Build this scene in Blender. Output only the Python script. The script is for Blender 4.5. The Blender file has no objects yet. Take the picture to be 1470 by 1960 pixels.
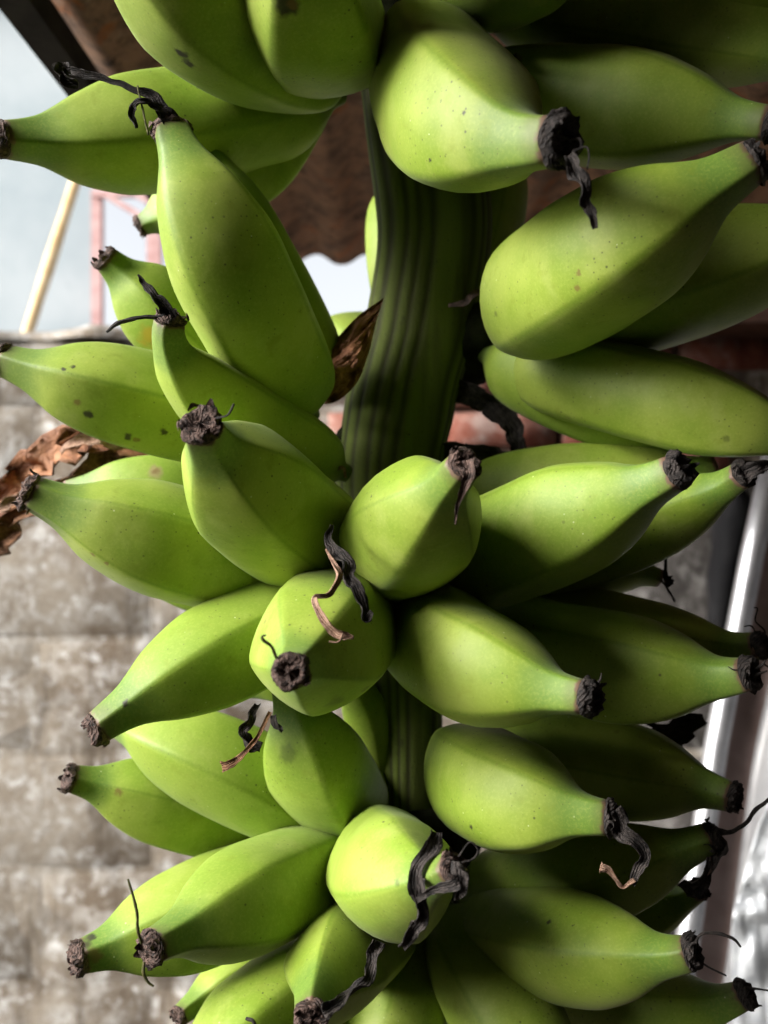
import bpy, math, random
from mathutils import Vector, noise
from mathutils.bvhtree import BVHTree

random.seed(7)
sc = bpy.context.scene
COL = sc.collection
R = math.radians

# ------------------------------------------------------------------ camera, light, exposure
F = 1631.0                      # focal length in photograph pixels (1470 x 1960)
CAM = Vector((0, 0, 1.5))
cam_data = bpy.data.cameras.new('camera')
cam = bpy.data.objects.new('camera', cam_data)
COL.objects.link(cam)
cam.location = CAM
cam.rotation_euler = (R(90), 0, 0)
cam_data.sensor_fit = 'VERTICAL'
cam_data.sensor_height = 24
cam_data.lens = 24 * F / 1960
cam_data.clip_start = 0.02
cam_data.clip_end = 400
cam_data.dof.use_dof = True
cam_data.dof.focus_distance = 0.315
cam_data.dof.aperture_fstop = 6.2
sc.camera = cam

SUN_FROM = Vector((-0.81, -0.31, 0.45)).normalized()
world = bpy.data.worlds.new('World')
sc.world = world
world.use_nodes = True
wn = world.node_tree
bg = wn.nodes['Background']
sky = wn.nodes.new('ShaderNodeTexSky')
sky.sky_type = 'NISHITA'
sky.sun_disc = False
sky.sun_elevation = math.asin(SUN_FROM.z)
sky.sun_rotation = math.atan2(SUN_FROM.x, SUN_FROM.y)
sky.air_density = 1.0
sky.dust_density = 4.0
sky.ozone_density = 1.0
hsv = wn.nodes.new('ShaderNodeHueSaturation')                      # an overcast sky: the blue mostly washed out
hsv.inputs['Saturation'].default_value = 0.22
wn.links.new(sky.outputs[0], hsv.inputs['Color'])
wn.links.new(hsv.outputs[0], bg.inputs[0])
bg.inputs[1].default_value = 0.075
sl = bpy.data.lights.new('sun', 'SUN')
sl.energy = 1.9
sl.angle = R(36)
sl.color = (1.0, 0.96, 0.90)
so = bpy.data.objects.new('sun', sl)
COL.objects.link(so)
so.location = (-3, -1, 4)
so.rotation_euler = SUN_FROM.to_track_quat('Z', 'Y').to_euler()
sc.view_settings.view_transform = 'Standard'
sc.view_settings.look = 'None'
sc.view_settings.exposure = 2.12
sc.view_settings.gamma = 1
sc.cycles.max_bounces = 6
sc.cycles.diffuse_bounces = 3
sc.cycles.use_denoising = True


def at(px, py, d):
    """a photograph pixel at a given distance -> a point in the place"""
    return Vector(((px - 735) / F * d, d, CAM.z + (980 - py) / F * d))


# ------------------------------------------------------------------ node helpers
class NT:
    def __init__(self, name):
        self.m = bpy.data.materials.new(name)
        self.m.use_nodes = True
        self.t = self.m.node_tree
        self.b = self.t.nodes['Principled BSDF']

    def n(self, kind, **kw):
        nd = self.t.nodes.new('ShaderNode' + kind)
        for k, v in kw.items():
            setattr(nd, k, v)
        return nd

    def put(self, sock, v):
        if isinstance(v, bpy.types.NodeSocket):
            self.t.links.new(v, sock)
        elif isinstance(v, (tuple, list)) and len(v) == 3 and sock.type == 'RGBA':
            sock.default_value = (*v, 1)
        else:
            sock.default_value = v

    def math(self, op, a, b=0.0, c=0.0, clamp=False):
        nd = self.n('Math', operation=op, use_clamp=clamp)
        self.put(nd.inputs[0], a)
        self.put(nd.inputs[1], b)
        self.put(nd.inputs[2], c)
        return nd.outputs[0]

    def mix(self, f, a, b, blend='MIX'):
        nd = self.n('MixRGB', blend_type=blend)
        self.put(nd.inputs[0], f)
        self.put(nd.inputs[1], a)
        self.put(nd.inputs[2], b)
        return nd.outputs[0]

    def noise(self, vec, scale, detail=3.0, rough=0.55, dist=0.0):
        nd = self.n('TexNoise')
        if vec is not None:
            self.put(nd.inputs['Vector'], vec)
        nd.inputs['Scale'].default_value = scale
        nd.inputs['Detail'].default_value = detail
        nd.inputs['Roughness'].default_value = rough
        nd.inputs['Distortion'].default_value = dist
        return nd.outputs[0]

    def ramp(self, v, a, b):
        """smooth 0..1 as v goes from a to b"""
        nd = self.n('MapRange', interpolation_type='SMOOTHSTEP')
        self.put(nd.inputs[0], v)
        nd.inputs[1].default_value = a
        nd.inputs[2].default_value = b
        return nd.outputs[0]

    def attr(self, name):
        return self.n('Attribute', attribute_name=name).outputs['Fac']

    def pos(self):
        return self.n('NewGeometry').outputs['Position']

    def obj(self):
        return self.n('TexCoord').outputs['Object']

    def stretch(self, vec, s):
        nd = self.n('Mapping')
        self.put(nd.inputs[0], vec)
        nd.inputs['Scale'].default_value = s
        return nd.outputs[0]

    def bump(self, h, strength, dist):
        nd = self.n('Bump')
        nd.inputs['Strength'].default_value = strength
        nd.inputs['Distance'].default_value = dist
        self.put(nd.inputs['Height'], h)
        self.put(self.b.inputs['Normal'], nd.outputs[0])

    def fin(self, col, rough=0.6, spec=0.4, metal=0.0):
        self.put(self.b.inputs['Base Color'], col)
        self.put(self.b.inputs['Roughness'], rough)
        self.b.inputs['Specular IOR Level'].default_value = spec
        self.b.inputs['Metallic'].default_value = metal
        return self.m


def skin_material(name, spots=()):
    """green banana peel; spots = [(world point, size m, kind)] are scars and bruises with a place of their own"""
    s = NT(name)
    along, ridge = s.attr('along'), s.attr('ridge')
    rnd = s.n('ObjectInfo').outputs['Random']
    p = s.pos()
    o = s.obj()
    big = s.noise(p, 28, 3)
    col = s.mix(s.ramp(big, 0.32, 0.68), (0.190, 0.288, 0.020), (0.298, 0.374, 0.056))
    col = s.mix(s.math('MULTIPLY', rnd, 0.65), col, (0.168, 0.285, 0.020))
    # faces between ridges are a little paler, the ridge itself a thin greener line
    col = s.mix(s.math('MULTIPLY', s.ramp(ridge, 0.84, 1.0), 0.62), col, (0.135, 0.225, 0.010))
    bloom = s.noise(s.stretch(p, (1, 1.2, 0.7)), 55, 4, 0.6)      # waxy bloom and the yellower belly
    col = s.mix(s.math('MULTIPLY', s.ramp(bloom, 0.52, 0.72), 0.28), col, (0.40, 0.44, 0.13))
    col = s.mix(s.math('MULTIPLY', s.ramp(along, 0.42, 0.10), 0.35), col, (0.155, 0.222, 0.014))
    # deep green neck and pedicel
    nk = s.math('ADD', along, s.math('MULTIPLY', s.math('SUBTRACT', s.noise(p, 60, 2), 0.5), 0.06))
    col = s.mix(s.math('MULTIPLY', s.ramp(nk, 0.83, 0.91), 0.75), col, (0.085, 0.175, 0.022))
    col = s.mix(s.math('MULTIPLY', s.ramp(nk, 0.16, 0.02), 0.85), col, (0.045, 0.085, 0.014))
    # streaky mottling along the fruit and fine grain
    fine = s.noise(p, 900, 4, 0.7)
    col = s.mix(s.math('MULTIPLY', s.ramp(fine, 0.42, 0.75), 0.22), col, (0.46, 0.52, 0.11))
    mot = s.noise(p, 130, 4, 0.65)
    col = s.mix(s.math('MULTIPLY', s.ramp(mot, 0.54, 0.72), 0.40), col, (0.18, 0.24, 0.013))
    # latex specks: sparse dark dots, some pale ones
    clump = s.ramp(s.noise(p, 30, 3), 0.42, 0.60)
    for sc_, thr, rad, c, seed in ((520, 0.66, 0.23, (0.07, 0.085, 0.014), 5.3), (260, 0.80, 0.16, (0.035, 0.040, 0.010), 0.0), (120, 0.88, 0.10, (0.05, 0.035, 0.012), 3.1),
                                   (330, 0.93, 0.14, (0.62, 0.66, 0.40), 7.7)):
        v = s.n('TexVoronoi')
        mp = s.n('Mapping')
        s.put(mp.inputs[0], p)
        mp.inputs['Location'].default_value = (seed, seed * 2, -seed)
        s.put(v.inputs['Vector'], mp.outputs[0])
        v.inputs['Scale'].default_value = sc_
        sep = s.n('SeparateColor')
        s.put(sep.inputs[0], v.outputs['Color'])
        dot = s.math('MULTIPLY', s.ramp(v.outputs['Distance'], rad, rad * 0.45), s.math('GREATER_THAN', sep.outputs[0], thr))
        dot = s.math('MULTIPLY', dot, s.math('ADD', 0.25, s.math('MULTIPLY', clump, 0.75)))
        col = s.mix(s.math('MULTIPLY', dot, 0.75), col, c)
    # brown scuffs, sparse
    sc_n = s.noise(s.stretch(p, (1, 1.3, 0.8)), 75, 5, 0.7, 0.6)
    col = s.mix(s.math('MULTIPLY', s.ramp(sc_n, 0.70, 0.76), 0.55), col, (0.13, 0.085, 0.025))
    # rubbed places along the ridges
    rub = s.math('MULTIPLY', s.ramp(ridge, 0.86, 1.0), s.ramp(s.noise(p, 210, 5, 0.75), 0.60, 0.70))
    col = s.mix(s.math('MULTIPLY', rub, 0.55), col, (0.16, 0.115, 0.04))
    # dried latex runs, a few of them
    drip = s.math('MULTIPLY', s.ramp(s.noise(s.stretch(p, (150, 150, 22)), 1.0, 3, 0.6), 0.69, 0.74), s.ramp(s.noise(p, 24, 2), 0.50, 0.62))
    col = s.mix(s.math('MULTIPLY', drip, 0.45), col, (0.085, 0.075, 0.022))
    # hair-thin scratches
    scr = s.noise(s.stretch(p, (900, 60, 500)), 1.0, 3, 0.6, 0.4)
    col = s.mix(s.math('MULTIPLY', s.math('MULTIPLY', s.ramp(scr, 0.71, 0.78), clump), 0.35), col, (0.14, 0.12, 0.03))
    rough = s.math('ADD', 0.48, s.math('MULTIPLY', mot, 0.16))
    for (pt, size, kind) in spots:
        vm = s.n('VectorMath', operation='DISTANCE')
        wob = s.n('TexNoise')
        wob.inputs['Scale'].default_value = 0.9 / size
        wob.inputs['Detail'].default_value = 4
        s.put(wob.inputs['Vector'], p)
        off = s.n('VectorMath', operation='MULTIPLY_ADD')
        s.put(off.inputs[0], wob.outputs['Color'])
        off.inputs[1].default_value = (size * 1.8,) * 3
        off.inputs[2].default_value = (-size * 0.9,) * 3
        add = s.n('VectorMath', operation='ADD')
        s.put(add.inputs[0], p)
        s.put(add.inputs[1], off.outputs[0])
        s.put(vm.inputs[0], add.outputs[0])
        vm.inputs[1].default_value = pt
        f = s.ramp(vm.outputs['Value'], size * 1.05, size * 0.35)
        c = {'dark': (0.018, 0.014, 0.008), 'brown': (0.16, 0.085, 0.025), 'yellow': (0.36, 0.24, 0.01),
             'pale': (0.30, 0.23, 0.12), 'bruise': (0.05, 0.07, 0.008)}[kind]
        amt = {'dark': 0.92, 'brown': 0.7, 'yellow': 0.75, 'pale': 0.8, 'bruise': 0.55}[kind]
        col = s.mix(s.math('MULTIPLY', f, amt), col, c)
    col = s.mix(s.math('MULTIPLY', s.ramp(nk, 0.945, 0.985), 0.5), col, (0.10, 0.11, 0.03))
    # corky ring under the dry flower
    ck = s.math('ADD', along, s.math('MULTIPLY', s.math('SUBTRACT', s.noise(p, 420, 3), 0.5), 0.03))
    col = s.mix(s.ramp(ck, 0.980, 0.992), col, (0.14, 0.085, 0.055))
    hgt = s.math('ADD', s.math('MULTIPLY', fine, 0.25), s.noise(p, 180, 2))
    s.bump(hgt, 0.10, 0.0012)
    s.b.inputs['Subsurface Weight'].default_value = 0.04
    s.b.inputs['Subsurface Radius'].default_value = (0.9, 1.0, 0.25)
    s.b.inputs['Subsurface Scale'].default_value = 0.004
    s.b.inputs['Sheen Weight'].default_value = 0.05
    s.b.inputs['Sheen Roughness'].default_value = 0.45
    return s.fin(col, rough, 0.42)


def dry_material(name, a, b, rough=0.75, grain=420, lines=0.22):
    s = NT(name)
    p = s.pos()
    f = s.noise(p, grain, 5, 0.7)
    u = s.attr('fibre')
    col = s.mix(s.ramp(f, 0.35, 0.7), a, b)
    w = s.math('SINE', s.math('ADD', s.math('MULTIPLY', u, 17.0), s.math('MULTIPLY', s.noise(p, 260, 4, 0.7), 16.0)))
    col = s.mix(s.math('MULTIPLY', s.ramp(w, 0.5, 1.0), lines), col, tuple(min(1, c * 1.9 + 0.01) for c in b))
    s.bump(s.math('ADD', f, s.math('MULTIPLY', w, 0.4)), 0.6, 0.0012)
    return s.fin(col, rough, 0.3)


M_SKIN = skin_material('banana_skin')
M_LEAF = dry_material('dry_leaf_brown', (0.15, 0.055, 0.024), (0.44, 0.215, 0.11), 0.6, 55, 0.06)
M_DRY = dry_material('dry_flower_black', (0.008, 0.007, 0.007), (0.052, 0.042, 0.038))
M_CAP = dry_material('dry_cap_brown', (0.010, 0.007, 0.006), (0.14, 0.088, 0.072))
M_BROWN = dry_material('dry_brown', (0.10, 0.042, 0.020), (0.36, 0.19, 0.105))
M_TAN = dry_material('dry_tan', (0.20, 0.11, 0.07), (0.46, 0.30, 0.22))
M_OLIVE = dry_material('dry_olive', (0.06, 0.065, 0.018), (0.12, 0.11, 0.03))


def stalk_material():
    s = NT('stalk_green')
    p = s.pos()
    g = s.attr('groove')
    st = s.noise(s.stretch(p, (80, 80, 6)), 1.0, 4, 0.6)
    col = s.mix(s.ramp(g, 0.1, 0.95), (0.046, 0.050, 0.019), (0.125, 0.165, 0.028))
    col = s.mix(s.math('MULTIPLY', s.ramp(st, 0.42, 0.66), 0.55), col, (0.060, 0.062, 0.022))
    blot = s.noise(s.stretch(p, (45, 45, 22)), 1.0, 5, 0.65, 0.8)
    col = s.mix(s.math('MULTIPLY', s.ramp(blot, 0.56, 0.70), 0.7), col, (0.040, 0.030, 0.022))
    sp = s.noise(p, 900, 3)
    col = s.mix(s.ramp(sp, 0.64, 0.74), col, (0.02, 0.017, 0.012))
    s.bump(s.math('ADD', st, s.math('MULTIPLY', sp, 0.3)), 0.5, 0.0015)
    return s.fin(col, 0.75, 0.2)


M_STALK = stalk_material()

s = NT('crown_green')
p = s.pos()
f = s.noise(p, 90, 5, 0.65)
col = s.mix(s.ramp(f, 0.35, 0.65), (0.006, 0.007, 0.005), (0.020, 0.023, 0.010))  # near black, so the shade of the gaps sits in the colour
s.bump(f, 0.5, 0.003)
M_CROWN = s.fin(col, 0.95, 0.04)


def masonry(name, dark, mid, light, lichen, amt):
    s = NT(name)
    p = s.pos()
    a = s.noise(p, 5.5, 6, 0.65)
    b = s.noise(p, 21, 6, 0.72, 0.4)
    c = s.noise(p, 95, 6, 0.75)
    col = s.mix(s.ramp(a, 0.35, 0.62), dark, mid)
    col = s.mix(s.ramp(b, 0.45, 0.66), col, light)
    col = s.mix(s.math('MULTIPLY', s.ramp(c, 0.45, 0.72), 0.5), col, dark)
    col = s.mix(s.math('MULTIPLY', s.ramp(s.noise(p, 240, 4, 0.7), 0.5, 0.7), 0.35), col, light)
    d = s.noise(p, 19, 9, 0.84, 0.3)
    col = s.mix(s.math('MULTIPLY', s.ramp(d, 0.51, 0.62), amt), col, lichen)
    run = s.noise(s.stretch(p, (14, 14, 2.2)), 1.0, 5, 0.7)
    col = s.mix(s.math('MULTIPLY', s.ramp(run, 0.53, 0.68), 0.75), col, tuple(x * 0.6 for x in dark))
    s.bump(s.math('ADD', b, s.math('MULTIPLY', c, 0.6)), 0.55, 0.005)
    return s.fin(col, 0.92, 0.15)


M_BLOCK = masonry('weathered_block', (0.13, 0.100, 0.072), (0.27, 0.235, 0.19), (0.37, 0.35, 0.32), (0.58, 0.58, 0.57), 0.8)
M_BLOCK_SHADED = masonry('shaded_block', (0.035, 0.032, 0.030), (0.085, 0.078, 0.072), (0.14, 0.13, 0.125), (0.30, 0.29, 0.28), 0.7)  # same block with the roof's shade painted into its colours
M_MORTAR = M_BLOCK
M_BRICK = masonry('old_brick', (0.15, 0.045, 0.030), (0.24, 0.085, 0.060), (0.28, 0.15, 0.12), (0.42, 0.36, 0.33), 0.6)

s = NT('rusty_iron')
p = s.pos()
a = s.noise(p, 24, 7, 0.75, 0.5)
b = s.noise(p, 80, 6, 0.75)
col = s.mix(s.ramp(a, 0.36, 0.62), (0.13, 0.085, 0.062), (0.33, 0.20, 0.13))
col = s.mix(s.math('MULTIPLY', s.ramp(b, 0.52, 0.70), 0.6), col, (0.38, 0.28, 0.21))
d = s.noise(p, 15, 5, 0.65, 0.8)
col = s.mix(s.math('MULTIPLY', s.ramp(d, 0.57, 0.66), 0.8), col, (0.36, 0.13, 0.045))
e = s.noise(p, 26, 6, 0.75, 0.6)
col = s.mix(s.math('MULTIPLY', s.ramp(e, 0.55, 0.66), 0.85), col, (0.025, 0.020, 0.018))
s.bump(b, 0.5, 0.004)
M_RUST = s.fin(col, 0.85, 0.2)

s = NT('pale_blue_paint')
p = s.pos()
a = s.noise(p, 2.3, 5, 0.6)
col = s.mix(s.ramp(a, 0.35, 0.7), (0.30, 0.355, 0.385), (0.39, 0.435, 0.46))
col = s.mix(s.math('MULTIPLY', s.ramp(s.noise(p, 9, 6, 0.75), 0.56, 0.72), 0.4), col, (0.27, 0.32, 0.35))
M_PALE = s.fin(col, 0.85, 0.2)


def plain(name, a, b, scale, rough, spec=0.4, metal=0.0, bump=0.0):
    s = NT(name)
    p = s.pos()
    f = s.noise(p, scale, 5, 0.65)
    if bump:
        s.bump(f, bump, 0.004)
    return s.fin(s.mix(s.ramp(f, 0.35, 0.65), a, b), rough, spec, metal)


M_EDGE_SHADE = plain('shaded_edge', (0.012, 0.012, 0.013), (0.035, 0.032, 0.032), 30, 0.8, 0.2)
M_PINK = plain('faded_red_paint', (0.42, 0.24, 0.23), (0.52, 0.34, 0.33), 20, 0.6)
M_BAMBOO = plain('bamboo', (0.62, 0.42, 0.20), (0.74, 0.56, 0.32), 14, 0.5)
M_EARTH = plain('packed_earth', (0.05, 0.04, 0.03), (0.10, 0.08, 0.06), 7, 0.95, 0.1, 0, 0.6)
M_BEAM = plain('dark_timber', (0.055, 0.028, 0.020), (0.12, 0.06, 0.042), 18, 0.8, 0.2)
M_SIDE = plain('dark_plaster', (0.03, 0.028, 0.026), (0.06, 0.055, 0.05), 5, 0.95, 0.1, 0, 0.5)
M_PIPE = plain('bright_aluminium', (0.44, 0.45, 0.48), (0.56, 0.57, 0.60), 40, 0.38, 0.5, 0.85)
M_BOARD = plain('pinkish_board', (0.34, 0.245, 0.225), (0.44, 0.335, 0.315), 22, 0.55, 0.4)
M_FILM = plain('milky_plastic', (0.150, 0.150, 0.158), (0.21, 0.21, 0.217), 9, 0.35, 0.5)
M_FOIL = plain('crumpled_silver_film', (0.27, 0.285, 0.305), (0.36, 0.375, 0.39), 60, 0.42, 0.5, 0.25)
M_SHADOW = plain('black_shadow', (0.006, 0.006, 0.007), (0.012, 0.012, 0.013), 25, 0.8, 0.12)


# ------------------------------------------------------------------ object helpers
def link(name, mesh, mat, parent=None, origin=None):
    o = bpy.data.objects.new(name, mesh)
    COL.objects.link(o)
    if mat and not mesh.materials:
        mesh.materials.append(mat)
    if origin is not None:
        o.location = origin
    if parent:
        o.parent = parent
        o.location = Vector(o.location) - world_loc(parent)
    return o


def world_loc(o):
    l = Vector(o.location)
    while o.parent:
        o = o.parent
        l += Vector(o.location)
    return l


def mesh_from(verts, faces, origin=Vector((0, 0, 0)), smooth=True, attrs=None):
    me = bpy.data.meshes.new('mesh')
    me.from_pydata([tuple(Vector(v) - origin) for v in verts], [], faces)
    me.update()
    if smooth:
        me.polygons.foreach_set('use_smooth', [True] * len(me.polygons))
    for k, vals in (attrs or {}).items():
        a = me.attributes.new(k, 'FLOAT', 'POINT')
        a.data.foreach_set('value', vals)
    return me


def tag(o, label=None, cat=None, group=None, kind=None):
    for k, v in (('label', label), ('category', cat), ('group', group), ('kind', kind)):
        if v:
            o[k] = v
    return o


def empty(name, loc):
    o = bpy.data.objects.new(name, None)
    o.empty_display_size = 0.02
    COL.objects.link(o)
    o.location = loc
    return o


class MB:
    """collects pieces of ONE mesh"""
    def __init__(self):
        self.v, self.f, self.a = [], [], []

    def add(self, verts, faces, fib=None):
        k = len(self.v)
        self.v += [Vector(x) for x in verts]
        self.f += [tuple(i + k for i in f) for f in faces]
        self.a += list(fib) if fib else [0.0] * len(verts)

    def grid(self, rows, closed=False, fib=None):
        n = len(rows[0])
        faces = []
        for i in range(len(rows) - 1):
            for j in range(n if closed else n - 1):
                j2 = (j + 1) % n
                faces.append((i * n + j, i * n + j2, (i + 1) * n + j2, (i + 1) * n + j))
        self.add([p for r in rows for p in r], faces, fib)

    def tube(self, pts, radii, seg=8, rough=0.0, cap=True):
        rows = []
        up = None
        for i, p_ in enumerate(pts):
            t = (pts[min(i + 1, len(pts) - 1)] - pts[max(i - 1, 0)]).normalized()
            if up is None:
                up = t.orthogonal().normalized()
            u = (up - t * t.dot(up)).normalized()
            up = u
            w = t.cross(u)
            row = []
            for j in range(seg):
                a = 2 * math.pi * j / seg
                r = radii[i] * (1 + rough * noise.noise(p_ * 400 + Vector((math.cos(a) * 2, math.sin(a) * 2, 0))))
                row.append(p_ + (u * math.cos(a) + w * math.sin(a)) * r)
            rows.append(row)
        k = len(self.v)
        self.grid(rows, True, [j / seg * 3 for _ in rows for j in range(seg)])
        if cap:
            self.f.append(tuple(k + j for j in reversed(range(seg))))
            e = k + (len(rows) - 1) * seg
            self.f.append(tuple(e + j for j in range(seg)))

    def box(self, lo, hi):
        x0, y0, z0 = lo
        x1, y1, z1 = hi
        self.add([(x0, y0, z0), (x1, y0, z0), (x1, y1, z0), (x0, y1, z0), (x0, y0, z1), (x1, y0, z1), (x1, y1, z1), (x0, y1, z1)],
                 [(3, 2, 1, 0), (4, 5, 6, 7), (0, 1, 5, 4), (1, 2, 6, 5), (2, 3, 7, 6), (3, 0, 4, 7)])

    def build(self, name, mat, parent=None, smooth=True, origin=None):
        o = origin if origin is not None else sum(self.v, Vector()) / len(self.v)
        return link(name, mesh_from(self.v, self.f, o, smooth, {'fibre': self.a}), mat, parent, o)


def spline(pts, n):
    """Catmull-Rom through a list of tuples/vectors of any dimension"""
    P = [tuple(p) for p in pts]
    P = [tuple(2 * a - b for a, b in zip(P[0], P[1]))] + P + [tuple(2 * a - b for a, b in zip(P[-1], P[-2]))]
    out = []
    m = len(P) - 3
    for k in range(n):
        x = k / (n - 1) * m
        i = min(int(x), m - 1)
        t = x - i
        a, b, c, d = P[i:i + 4]
        out.append(tuple(0.5 * (2 * q + (r - p) * t + (2 * p - 5 * q + 4 * r - s_) * t * t + (3 * q - p - 3 * r + s_) * t ** 3)
                         for p, q, r, s_ in zip(a, b, c, d)))
    return out


def interp(tab, t):
    """monotone-ish cubic interpolation of a table [(t, v)]"""
    for i in range(len(tab) - 1):
        if t <= tab[i + 1][0] or i == len(tab) - 2:
            t0, v0 = tab[i]
            t1, v1 = tab[i + 1]
            tm, vm = tab[max(i - 1, 0)]
            tp, vp = tab[min(i + 2, len(tab) - 1)]
            h = t1 - t0
            m0 = (v1 - vm) / (t1 - tm) if t1 != tm else 0
            m1 = (vp - v0) / (tp - t0) if tp != t0 else 0
            x = min(max((t - t0) / h, 0), 1)
            return ((2 * x ** 3 - 3 * x * x + 1) * v0 + (x ** 3 - 2 * x * x + x) * h * m0 +
                    (-2 * x ** 3 + 3 * x * x) * v1 + (x ** 3 - x * x) * h * m1)


# ------------------------------------------------------------------ the fruit
PROFILE = [(0, .24), (.04, .28), (.09, .50), (.16, .80), (.25, .955), (.38, 1.0), (.54, .995), (.66, .95), (.75, .85), (.82, .71),
           (.87, .55), (.91, .43), (.945, .37), (1, .315)]


def make_banana(P, M, T, rpx, roll=None, n=None, k=None, seed=0, neck=1.0, sharp=1.0):
    """solid fruit whose middle line runs from its stem P through its belly M to its tip T"""
    rng = random.Random(seed * 31 + 5)
    k = k or (0.52 if M[0] < 700 else 0.34)                       # the fruit at the left is more angular
    Pw, Mw, Tw = at(*P), at(*M), at(*T)
    neck = neck * (T[2] / M[2]) ** 1.15
    C = Mw * 2 - (Pw + Tw) * 0.5
    curve = lambda t: Pw * (1 - t) ** 2 + C * 2 * t * (1 - t) + Tw * t * t
    dense = [curve(i / 200) for i in range(201)]
    acc = [0]
    for i in range(200):
        acc.append(acc[-1] + (dense[i + 1] - dense[i]).length)
    L = acc[-1]

    def at_len(s_):
        for i in range(200):
            if acc[i + 1] >= s_ or i == 199:
                return dense[i].lerp(dense[i + 1], (s_ - acc[i]) / max(acc[i + 1] - acc[i], 1e-9))
    rad = rpx / F * M[2] * 1.03
    n = n or rng.choice((4, 5, 5))
    roll = rng.uniform(-25, 25) if roll is None else roll
    angs = [R(roll) + 2 * math.pi * (i + rng.uniform(-.13, .13) * (i > 0)) / n for i in range(n)]
    ks = [k * rng.uniform(0.8, 1.25) for _ in range(n)]
    rings, seg = 46, 9
    tM = (curve(.51) - curve(.49)).normalized()
    view = (CAM - Mw).normalized()
    uref = (view - tM * tM.dot(view))
    if uref.length < 0.05:
        uref = Vector((0, 0, 1)) - tM * tM.z
    uref.normalize()
    verts, along, ridge = [], [], []
    ph = [rng.uniform(0, 6.28) for _ in range(4)]
    for i in range(rings + 1):
        t = i / rings
        t = t + 0.035 * math.sin(2 * math.pi * t) * -0.5
        c = at_len(t * L)
        e = 0.004
        tan = (at_len(min(t + e, 1) * L) - at_len(max(t - e, 0) * L)).normalized()
        u = (uref - tan * tan.dot(uref)).normalized()
        w = tan.cross(u)
        pr = interp(PROFILE, t)
        if t > .7:
            pr *= 1 + (neck - 1) * min(1, (t - .7) / .2)
        pr *= 1 + 0.015 * math.sin(t * 9 + ph[0])
        kk_t = 1.0 + 0.5 * max(0, min(1, (t - .62) / .25)) - 0.5 * max(0, min(1, (.25 - t) / .2))
        for s_ in range(n):
            a0 = angs[s_]
            a1 = angs[(s_ + 1) % n] + (2 * math.pi if s_ == n - 1 else 0)
            half = (a1 - a0) / 2
            mid = (a0 + a1) / 2
            for j in range(seg):
                x = j / seg
                x = x + 0.06 * math.sin(2 * math.pi * x) * -1      # crowd the vertices towards the ridge
                th = a0 + (a1 - a0) * x
                dd = half - abs(th - mid)                          # distance to the nearest ridge, rounded off
                dd = math.sqrt(dd * dd + .0050) - .019
                poly = math.cos(half) / math.cos(max(0, half - dd))
                kk = min(0.95, (ks[s_] * (1 - x) + ks[(s_ + 1) % n] * x) * kk_t)
                rr = 1 - kk * (1 - poly)
                q = c + (u * math.cos(th) + w * math.sin(th)) * (rad * pr * rr)
                q += (q - c) * 0.03 * noise.noise(q * 45 + Vector((seed, 0, 0)))
                verts.append(q)
                along.append(t)
                ridge.append(abs(2 * j / seg - 1) if j else 1.0)
    m = n * seg
    faces = []
    for i in range(rings):
        for j in range(m):
            j2 = (j + 1) % m
            faces.append((i * m + j, i * m + j2, (i + 1) * m + j2, (i + 1) * m + j))
    faces.append(tuple(reversed(range(m))))
    faces.append(tuple(rings * m + j for j in range(m)))
    tipdir = (at_len(L) - at_len(L * .95)).normalized()
    return verts, faces, along, ridge, Mw, Tw, tipdir, rad * interp(PROFILE, 1.0) * neck


def blossom_tip(banana, T, d, r, seed, length=1.0, mat=None):
    """the dried, crumpled flower end on the tip of a banana"""
    rng = random.Random(seed * 17 + 3)
    u = d.orthogonal().normalized()
    w = d.cross(u)
    mb = MB()
    prof = [(-0.16, .93), (-0.08, .99), (0.03, 1.01), (0.14, .96), (0.27, .90), (0.40, .80), (0.44, .64), (0.24, .44), (0.30, .24), (0.42, .02)]
    seg = 22
    rows = []
    fib = []
    for (h, q) in prof:
        row = []
        for j in range(seg):
            a = 2 * math.pi * j / seg
            z = noise.noise(Vector((math.cos(a) * 1.7, math.sin(a) * 1.7, h * 3 + seed * 5.3)))
            z2 = noise.noise(Vector((math.cos(a) * 5, math.sin(a) * 5, h * 8 + seed * 2.1)))
            rr = r * q * (1 + .16 * z + .16 * z2)
            hh = r * length * (h + (0.22 * z + 0.24 * z2) * (0.3 if h < 0.1 else 1))
            row.append(T + d * hh + (u * math.cos(a) + w * math.sin(a)) * rr)
            fib.append(h * 2 + a)
        rows.append(row)
    mb.grid(rows, True, fib)
    for i in range(9):                                             # scales curling up round the rim
        a = rng.uniform(0, 6.28)
        c = u * math.cos(a) + w * math.sin(a)
        sd = d.cross(c)
        ln = r * rng.uniform(.2, .55)
        wd = r * rng.uniform(.18, .42)
        q0 = T + c * r * rng.uniform(.55, 1.0) + d * r * .1
        lean = rng.uniform(-.7, .5)
        rws = []
        for k in range(5):
            x = k / 4
            q = q0 + d * ln * x + c * ln * lean * x * x
            ww = wd * (1 - x * .8) * (1 + .3 * noise.noise(q * 900))
            rws.append([q - sd * ww, q + c * ww * .35, q + sd * ww])
        mb.grid(rws, False, [rng.random() * 2 + j * .3 for k in range(5) for j in range(3)])
        mb.grid([[p_ + c * 0.0004 for p_ in reversed(rw)] for rw in rws], False, [j * .3 for k in range(5) for j in range(3)])
    return mb.build('blossom_tip', mat or M_CAP, banana)


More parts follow.
